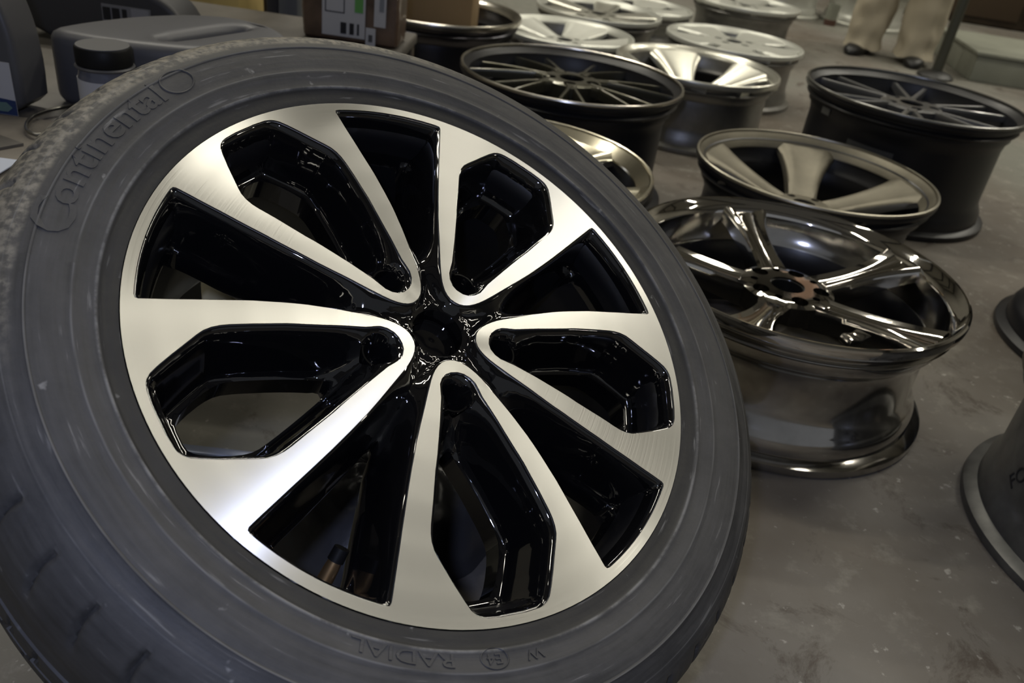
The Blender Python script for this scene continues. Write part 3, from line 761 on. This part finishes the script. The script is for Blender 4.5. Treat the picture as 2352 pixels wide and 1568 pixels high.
def onb(name, me, m, label, cat, x, y, z=0, rz=0, rot=None):
    o = link(name, me, m, loc=(x, y, ZB + z), rot=rot or (0, 0, rz)); return prop(o, label, cat)
# jerrycan A (left edge): outline in XZ
def upright(outline, thick, bev=.012, holes=()):
    me = plate([outline] + list(holes), thick)
    bm = bmesh.new(); bm.from_mesh(me)
    bmesh.ops.dissolve_limit(bm, angle_limit=rad(2), verts=bm.verts, edges=bm.edges)
    eds = [e for e in bm.edges if len(e.link_faces) == 2 and e.calc_face_angle(0) > rad(60)]
    bmesh.ops.bevel(bm, geom=eds, offset=bev, segments=4, affect='EDGES', profile=.55)
    bmesh.ops.triangulate(bm, faces=[f for f in bm.faces if len(f.verts) > 4])
    bm.to_mesh(me); bm.free(); me.polygons.foreach_set('use_smooth', [True] * len(me.polygons)); return sharp(me, 40)
canA = empty('grey_jerrycan', (-.803, 1.058, ZB), 'upright dark grey jerrycan with a white label, at the left edge', 'jerrycan')
oa = rounded([(-.105, .0), (.112, .0), (.116, .06), (.112, .115), (.098, .165), (.070, .205), (.02, .222), (-.05, .225), (-.105, .20)], 2)
link('body', upright(oa, .066, .010), M_CAN, canA, rot=(pi / 2, 0, 0), loc=(0, 0, 0))
link('neck', lathe([(.0001, .0), (.022, 0), (.022, .03), (.0001, .03)], 32), M_CAN, canA, loc=(-.01, .033, .222))
link('screw_cap', lathe([(.0001, .0), (.026, 0), (.026, .022), (.023, .025), (.0001, .025)], 32), M_CAP, canA, loc=(-.01, .033, .245))
link('moulded_rib', box(.19, .004, .006, .002, 1), M_CAN, canA, loc=(.0, .0005, .108))
lab = link('label', box(.085, .0012, .070), M_LABEL, canA, loc=(.062, -.0008, .004))
link('label_band', plate([[(-.0425, 0), (.0425, 0), (.0425, .020), (.02, .0215), (0, .018), (-.0425, .010)]], .0004), M_BLUE, lab, loc=(0, -.0008, .0005), rot=(pi / 2, 0, 0))
link('label_swoosh', plate([[(-.0425, .004), (.030, .004), (.037, .010), (.030, .0165), (.012, .0155), (-.0425, .008)]], .0004), M_TEAL, lab, loc=(0, -.0013, .0005), rot=(pi / 2, 0, 0))
link('label_lettering', text_mesh('Lo', .024, .0002, 1), M_INK, lab, loc=(.006, -.0009, .050), rot=(pi / 2, 0, 0))
# jerrycan B lying flat
canB = empty('lying_jerrycan', (-.70, 1.125, ZB), 'blue-grey jerrycan lying on its side with a slot handle, behind the small jar', 'jerrycan')
ob = rounded([(.0, .01), (.02, .085), (.060, .165), (.115, .228), (.185, .255), (.262, .225), (.312, .150), (.290, .080), (.215, .020), (.100, .0)], 2)
slot = rounded([(.150, .048), (.172, .060), (.222, .165), (.232, .195), (.212, .200), (.190, .172), (.142, .072)], 1)
link('body', upright(ob, .103, .018, [slot]), M_CANB, canB, loc=(0, 0, .103))
link('screw_cap', tube([(.298, .115, .050), (.326, .100, .050)], .022, 24), M_CAP, canB)
# jar
jar = empty('small_jar', (-.585, 1.085, ZB), 'small clear jar with black screw lid and blue-white label, between tyre and jerrycans', 'jar')
M_JAR = mat('jar_plastic', (.09, .095, .12), .25, coat=.5)
link('body', lathe([(.0001, 0), (.033, 0), (.035, .003), (.035, .066), (.033, .074), (.0325, .079), (.0001, .079)], 48), M_JAR, jar)
link('collar', lathe([(.0001, .079), (.0355, .079), (.037, .081), (.0355, .083), (.0001, .083)], 48), M_CAN, jar)
lid = link('lid', lathe([(.0001, .084), (.0345, .084), (.035, .086), (.035, .104), (.0335, .1065), (.0001, .1072)], 64), M_CAP, jar)
link('lid_top', lathe([(.0001, .1070), (.0325, .1066), (.0325, .1078), (.0001, .1080)], 48), mat('dusty_lid_top', (.085, .085, .088), .6), lid)
link('label', lathe([(.0351, .034), (.0357, .034), (.0357, .066), (.0351, .066)], 48), M_LABEL, jar)
link('label', lathe([(.0351, .008), (.0357, .008), (.0357, .032), (.0351, .032)], 48), M_BLUE, jar)
# jerrycan C with label blocks
canC = empty('charcoal_jerrycan', (-.79, 1.455, ZB), 'charcoal jerrycan with barcode label, standing behind the lying jerrycan', 'jerrycan')
oc = rounded([(-.14, 0), (.155, 0), (.16, .045), (.135, .085), (.08, .11), (-.02, .12), (-.14, .12)], 2)
link('body', upright(oc, .09, .012), M_CAN2, canC, rot=(pi / 2, 0, 0), loc=(0, 0, 0))
labc = link('label', box(.085, .001, .030), M_LABELG, canC, loc=(.055, -.0008, .045))
for x, w_ in ((-.034, .013), (-.018, .013), (-.003, .008)):
    link('barcode_block', box(w_, .0008, .021), M_INK, labc, loc=(x, -.0008, .004))
link('label_panel', box(.030, .0008, .026), mat('light_panel', (.24, .24, .25), .6), labc, loc=(.024, -.0008, .002))
# canister D, dark, further left
canD = empty('black_canister', (-1.05, 1.44, ZB), 'black canister with a moulded handle, behind the left jerrycan', 'jerrycan')
od = rounded([(-.12, 0), (.10, 0), (.10, .09), (.05, .14), (-.12, .14)], 2)
link('body', upright(od, .10, .012), M_CAP, canD, rot=(pi / 2, 0, 0))
link('handle', tube([(-.08, .05, .135), (-.06, .05, .165), (.02, .05, .165), (.06, .05, .13)], .011, 12), M_CAN, canD)
# sheets, paper, rod on the bench
sh = onb('cardboard_sheet', plate([[(-.16, -.13), (.15, -.12), (.14, .10), (-.15, .12)]], .003), M_SHEET, 'soiled brown cardboard sheet on the bench, under the steel rod', 'sheet', -.60, .955, .0035, .15)
sh2 = onb('folded_sheet', plate([[(-.14, -.055), (.10, -.045), (.12, .05), (-.14, .06)]], .003), M_TABLE, 'dull folded sheet lying across the bench at the left edge', 'sheet', -.765, .955, .0070, -.35)
pp = onb('paper_sheet', plate([[(-.10, -.05), (.075, -.045), (.08, .035), (-.10, .045)]], .0012), M_PAPER, 'bluish white paper corner at the left edge, beside the tyre', 'paper', -.682, .862, .0085, .1)
rod_pts = [(-.6453, 1.1349), (-.6512, 1.1225), (-.6590, 1.107), (-.6656, 1.0925), (-.6710, 1.077), (-.6730, 1.063), (-.6740, 1.049), (-.6711, 1.0372), (-.6660, 1.022), (-.6597, 1.0096), (-.6520, .9985), (-.6434, .9912), (-.6350, .9880), (-.6284, .9892), (-.6215, .9960), (-.6178, 1.0055)]
rod_pts = [(x, y, ZB + .0095) for x, y in rod_pts]
prop(link('bent_steel_rod', tube(rod_pts, .0025, 10), M_ROD), 'thin steel rod bent into a hook, lying on the bench next to the tyre', 'rod')
# wrapped parcel
par = empty('wrapped_parcel', (-.420, 1.80, ZB), 'shiny brown wrapped parcel with white shipping labels and a green strip', 'parcel')
pm = box(.198, .10, .26, .012, 3)
bm = bmesh.new(); bm.from_mesh(pm); bmesh.ops.subdivide_edges(bm, edges=bm.edges[:], cuts=4, use_grid_fill=True)
for v in bm.verts:
    nz = noise.noise(v.co * 28) * .003; v.co += v.co.normalized() * nz
bm.to_mesh(pm); bm.free(); pm.polygons.foreach_set('use_smooth', [True] * len(pm.polygons))
link('wrapping', pm, M_WRAP, par)
pl = link('label', box(.088, .0015, .135), M_LABEL, par, loc=(-.012, -.0535, .012))
link('green_strip', box(.017, .0008, .075), M_GREEN, pl, loc=(.031, -.0011, .050))
link('label_frame', plate([[(-.02, 0), (.02, 0), (.02, .07), (-.02, .07)], [(-.018, .002), (.018, .002), (.018, .068), (-.018, .068)]], .0004), M_INK, pl, loc=(-.018, -.0012, .045), rot=(pi / 2, 0, 0))
for k, (x, w_) in enumerate(((.000, .012), (.017, .009), (.030, .004))): link('barcode_block', box(w_, .0008, .022), M_INK, pl, loc=(x, -.0011, .006))
pl2 = link('label', box(.024, .0015, .11), M_LABEL, par, loc=(.062, -.0535, .040)); link('print_block', box(.009, .0008, .030), M_POST, pl2, loc=(.003, -.0011, .03))
pl3 = link('label', box(.020, .0015, .035), M_LABEL, par, loc=(.044, -.0540, -.0 + .001)); link('print_block', box(.008, .0008, .014), M_CAN, pl3, loc=(0, -.0011, .008))
# steel post behind the bench
post = empty('steel_post', (-.640, 2.035, 0), 'grey painted steel post standing behind the bench', 'post')
link('upright', box(.046, .05, 2.3, .003, 1), M_POST, post, loc=(.012, 0, 0)); link('side_channel', box(.030, .04, 2.3, .003, 1), M_CAN, post, loc=(-.028, .006, 0)); link('base_plate', box(.12, .10, .006, .001, 1), M_POST, post, loc=(0, .0, 0))
# cardboard boxes behind
def carton(name, x, y, sx, sy, sz, m, label, z=0, rz=0):
    r = empty(name, (x, y, z), label, 'box', None, rz)
    link('carton', box(sx, sy, sz, .003, 1), m, r)
    link('tape', box(sx * 1.003, .05, .0012), M_SHEET, r, loc=(0, 0, sz)); link('tape', box(.05, .0012, sz * .35), M_SHEET, r, loc=(0, -sy / 2 - .0006, sz * .65)); return r
carton('yellow_carton', -.925, 2.33, .21, .22, .42, M_YELLOW, 'yellowish cardboard box beyond the jerrycans, left of the steel post')
carton('pale_carton', -1.19, 2.36, .22, .20, .40, mat('pale_carton', (.42, .40, .30), .7), 'pale cardboard box left of the yellow one, beyond the jerrycans')
prop(link('brown_board', box(.16, .03, .55, .004, 1), M_BROWN, loc=(-.70, 2.30, 0), rot=(0, 0, .05)), 'dark brown board standing between the yellow box and the steel post', 'board')
carton('brown_carton_in_barrel', -.375, 2.485, .275, .19, .42, M_CARD, 'brown cardboard box standing inside the upturned barrel', z=.038)
# things under the wheel
# dark tyre lying under the bench
ut = empty('spare_tyre', (-.72, 1.20, 0), 'worn black tyre lying on the floor under the bench, seen through the spokes', 'tyre')
link('rubber', lathe([(.20, .02), (.205, .005), (.25, 0), (.29, .010), (.305, .035), (.308, .06), (.308, .11), (.305, .135), (.29, .16), (.25, .17), (.205, .165), (.20, .15), (.23, .15), (.285, .13), (.285, .04), (.23, .02)], 96), mat('old_tyre', (.035, .035, .035), .6), ut)
# crumpled black bag
def bag():
    V = []; F = []; n = 72; mI = 30
    for j in range(mI + 1):
        t = j / mI; r = .005 + t * 1.0
        for i in range(n):
            a = 2 * pi * i / n
            rx = .150 * (1 + .08 * sin(3 * a + 1) + .05 * sin(7 * a)); ry = .125 * (1 + .07 * cos(4 * a))
            x = rx * t * cos(a); y = ry * t * sin(a)
            h = .085 * max(0, (1 - t ** 3.0)) ** .7
            p = Vector((x * 9, y * 9, 1.3)); cr = abs(noise.noise(p)) + .6 * abs(noise.noise(p * 2.3)) + .3 * abs(noise.noise(p * 5))
            h = h * (.78 + .35 * cr) + .002
            h += .012 * (1 - t) * abs(sin(5 * a + 9 * t + 3 * noise.noise(p)))
            V.append((x, y, max(.001, h)))
    for j in range(mI):
        for i in range(n): F.append((j * n + i, (j + 1) * n + i, (j + 1) * n + (i + 1) % n, j * n + (i + 1) % n))
    b0 = len(V)
    for i in range(n): V.append((V[mI * n + i][0] * .97, V[mI * n + i][1] * .97, .0003))
    for i in range(n): F.append((mI * n + i, b0 + i, b0 + (i + 1) % n, mI * n + (i + 1) % n))
    F.append(tuple(reversed([b0 + i for i in range(n)]))); F.append(tuple(range(n)))
    return sharp(mesh(V, F), 70)
prop(link('plastic_bag', bag(), M_BAG, loc=(-.135, .705, 0)), 'crumpled black plastic bag on the floor, seen through the lower spokes', 'bag')
prop(link('steel_strip', box(.16, .014, .006, .001, 1), mat('bluish_strip', (.34, .38, .50), .4, .5), loc=(-.345, .775, 0), rot=(0, 0, .05)), 'bluish flat metal strip on the floor, seen through the left spokes', 'strip')

# ------------------------------------------------------------------ background right: person, pole, panel
per = empty('person', (1.585, 4.27, 0), 'person in baggy beige trousers and black shoes, only lower legs visible', 'person', rz=-.45)
def skin_body():
    J = [(0, 0, .93), (0, 0, 1.10), (0, .01, 1.30), (0, 0, 1.45), (0, -.01, 1.53), (0, -.02, 1.62), (0, -.02, 1.74)]
    R_ = [(.15, .11), (.135, .10), (.165, .11), (.10, .09), (.05, .05), (.075, .085), (.06, .07)]
    E = [(i, i + 1) for i in range(6)]
    for s in (-1, 1):
        b0 = len(J); J += [(s * .09, 0, .88), (s * .105, -.005, .50), (s * .115, .015, .09), (s * .12, -.05, .045)]; R_ += [(.095, .095), (.058, .058), (.038, .038), (.035, .028)]
        E += [(0, b0), (b0, b0 + 1), (b0 + 1, b0 + 2), (b0 + 2, b0 + 3)]
        b0 = len(J); J += [(s * .19, 0, 1.43), (s * .25, .01, 1.14), (s * .26, -.06, .90), (s * .262, -.075, .82)]; R_ += [(.055, .055), (.042, .042), (.028, .028), (.024, .034)]
        E += [(3, b0), (b0, b0 + 1), (b0 + 1, b0 + 2), (b0 + 2, b0 + 3)]
    me = bpy.data.meshes.new('body'); me.from_pydata(J, E, []); me.update()
    o = link('body', me, M_SKIN, per); sk = o.modifiers.new('skin', 'SKIN')
    for i, r in enumerate(R_): me.skin_vertices[0].data[i].radius = r
    me.skin_vertices[0].data[0].use_root = True
    sk.use_smooth_shade = True; ss = o.modifiers.new('sub', 'SUBSURF'); ss.levels = 2; ss.render_levels = 2
    return o
skin_body()
def loft(secs, n=40, wr=0.0, ws=12, seed=0):
    V = []; F = []
    for k, (cx, cy, z, rx, ry) in enumerate(secs):
        for i in range(n):
            a = 2 * pi * i / n; d = 1 + wr * noise.noise(Vector((cos(a) * 1.6 + seed, sin(a) * 1.6, z * ws))) * 2
            V.append((cx + rx * cos(a) * d, cy + ry * sin(a) * d, z + wr * .12 * noise.noise(Vector((cos(a) * 2, sin(a) * 2, seed + 5)))))
    for k in range(len(secs) - 1):
        for i in range(n): F.append((k * n + i, k * n + (i + 1) % n, (k + 1) * n + (i + 1) % n, (k + 1) * n + i))
    F.append(tuple(reversed(range(n)))); F.append(tuple((len(secs) - 1) * n + i for i in range(n)))
    return sharp(mesh(V, F), 80)
def leg_secs(s):
    out = []
    for k in range(46):
        t = k / 45; z = .030 + (.92 - .030) * t
        r = .088 + .036 * t + (.010 * sin(z * 60) * exp(-z / .12))
        out.append((s * (.118 - .03 * t), .0 - .01 * t - .028 * (1 - t) ** 6, z, r * .94, r))
    return out
link('trouser_leg', loft(leg_secs(-1), 44, .09, 13, 1), M_BEIGE, per); link('trouser_leg', loft(leg_secs(1), 44, .09, 13, 7), M_BEIGE, per)
link('trouser_seat', loft([(0, 0, .84 + .03 * k, .19 - .003 * k, .135 - .002 * k) for k in range(7)], 44, .03), M_BEIGE, per)
link('jacket', loft([(0, 0, .92 + .06 * k, .19 + .012 * sin(k / 9 * pi) - (.10 * max(0, k - 7) / 2), .135 - .02 * max(0, k - 7)) for k in range(10)], 44, .03), M_SHIRT, per)
for s in (-1, 1): link('sleeve', tube([(s * .14, 0, 1.42), (s * .20, 0, 1.38), (s * .25, .01, 1.14), (s * .26, -.055, .92)], [.06, .068, .055, .045], 20), M_SHIRT, per)
link('hair', loft([(0, -.01 + .012, 1.66 + .02 * k, .085 * math.sqrt(max(.05, 1 - (k / 8.5) ** 2)), .098 * math.sqrt(max(.05, 1 - (k / 8.5) ** 2))) for k in range(9)], 32, .03), M_HAIR, per)
def shoe():
    secs = []
    V = []; F = []; n = 24; K = 14
    for k in range(K + 1):
        t = k / K; y = .11 - .30 * t; w_ = .046 * math.sqrt(max(.03, 1 - (abs(2 * t - 1)) ** 4)) * (1 + .10 * sin(t * pi)); h = .085 - .040 * sst(t, .35, .75); h *= math.sqrt(max(.05, 1 - max(0, (t - .8) / .2) ** 2 * .8))
        for i in range(n):
            a = 2 * pi * i / n; x = w_ * cos(a); z = h * .5 + h * .5 * sin(a)
            if sin(a) < 0: z = h * .5 * (1 + max(-1, sin(a) * 1.6))
            V.append((x, y, max(0, z)))
    for k in range(K):
        for i in range(n): F.append((k * n + i, k * n + (i + 1) % n, (k + 1) * n + (i + 1) % n, (k + 1) * n + i))
    F.append(tuple(range(n))); F.append(tuple(reversed([K * n + i for i in range(n)])))
    me = mesh(V, F); bm = bmesh.new(); bm.from_mesh(me); bmesh.ops.recalc_face_normals(bm, faces=bm.faces); bm.to_mesh(me); bm.free(); return me
sm = shoe()
for s in (-1, 1): link('shoe', sm, M_SHOE, per, loc=(s * .122, 0, 0), rot=(0, 0, s * .12))
pole = empty('steel_stand_pole', (1.70, 3.93, 0), 'grey-green steel pole on a dark foot, just right of the person', 'pole')
M_POLE = mat('pole_paint', (.085, .088, .072), .35, .6)
link('tube', tube([(0, 0, .02), (0, 0, 1.5)], .022, 24), M_POLE, pole); link('foot', lathe([(.0001, 0), (.075, 0), (.078, .008), (.06, .022), (.025, .032), (.0001, .032)], 40), M_SHOE, pole)
pb = empty('grey_green_crate', (2.21, 4.25, 0), 'pale grey-green crate on the floor right of the pole', 'crate', rz=-.1)
link('crate_body', box(.62, .62, .11, .006, 2), M_GREY, pb); link('crate_lid', box(.64, .64, .015, .004, 2), M_GREY, pb, loc=(0, 0, .112))
cabn = empty('dark_brown_cabinet', (3.0, 6.2, 0), 'dark brown wooden cabinet in the far upper right corner', 'cabinet', rz=-.1)
link('cabinet_body', box(1.7, .5, 1.4, .01, 1), M_BROWN, cabn)
for x in (-.42, .42):
    d = link('door', box(.80, .02, 1.3, .004, 1), mat('cabinet_door', (.085, .058, .035), .5), cabn, loc=(x, -.262, .05)); link('handle', tube([(0, -.022, .6), (0, -.022, .75)], .008, 10), M_ROD, d, loc=(-.34 if x > 0 else .34, 0, 0))
cup = empty('metal_cup', (1.50, 5.02, 0), 'small grey-green metal cup on the floor between the two farthest rims', 'cup')
link('cup_body', lathe([(.0001, .03), (.030, .03), (.034, .11), (.032, .11), (.028, .036), (.0001, .036)], 32), M_GREY, cup); link('cup_base', lathe([(.0001, 0), (.032, 0), (.034, .03), (.0001, .03)], 32), mat('rust_base', (.10, .05, .035), .6), cup)
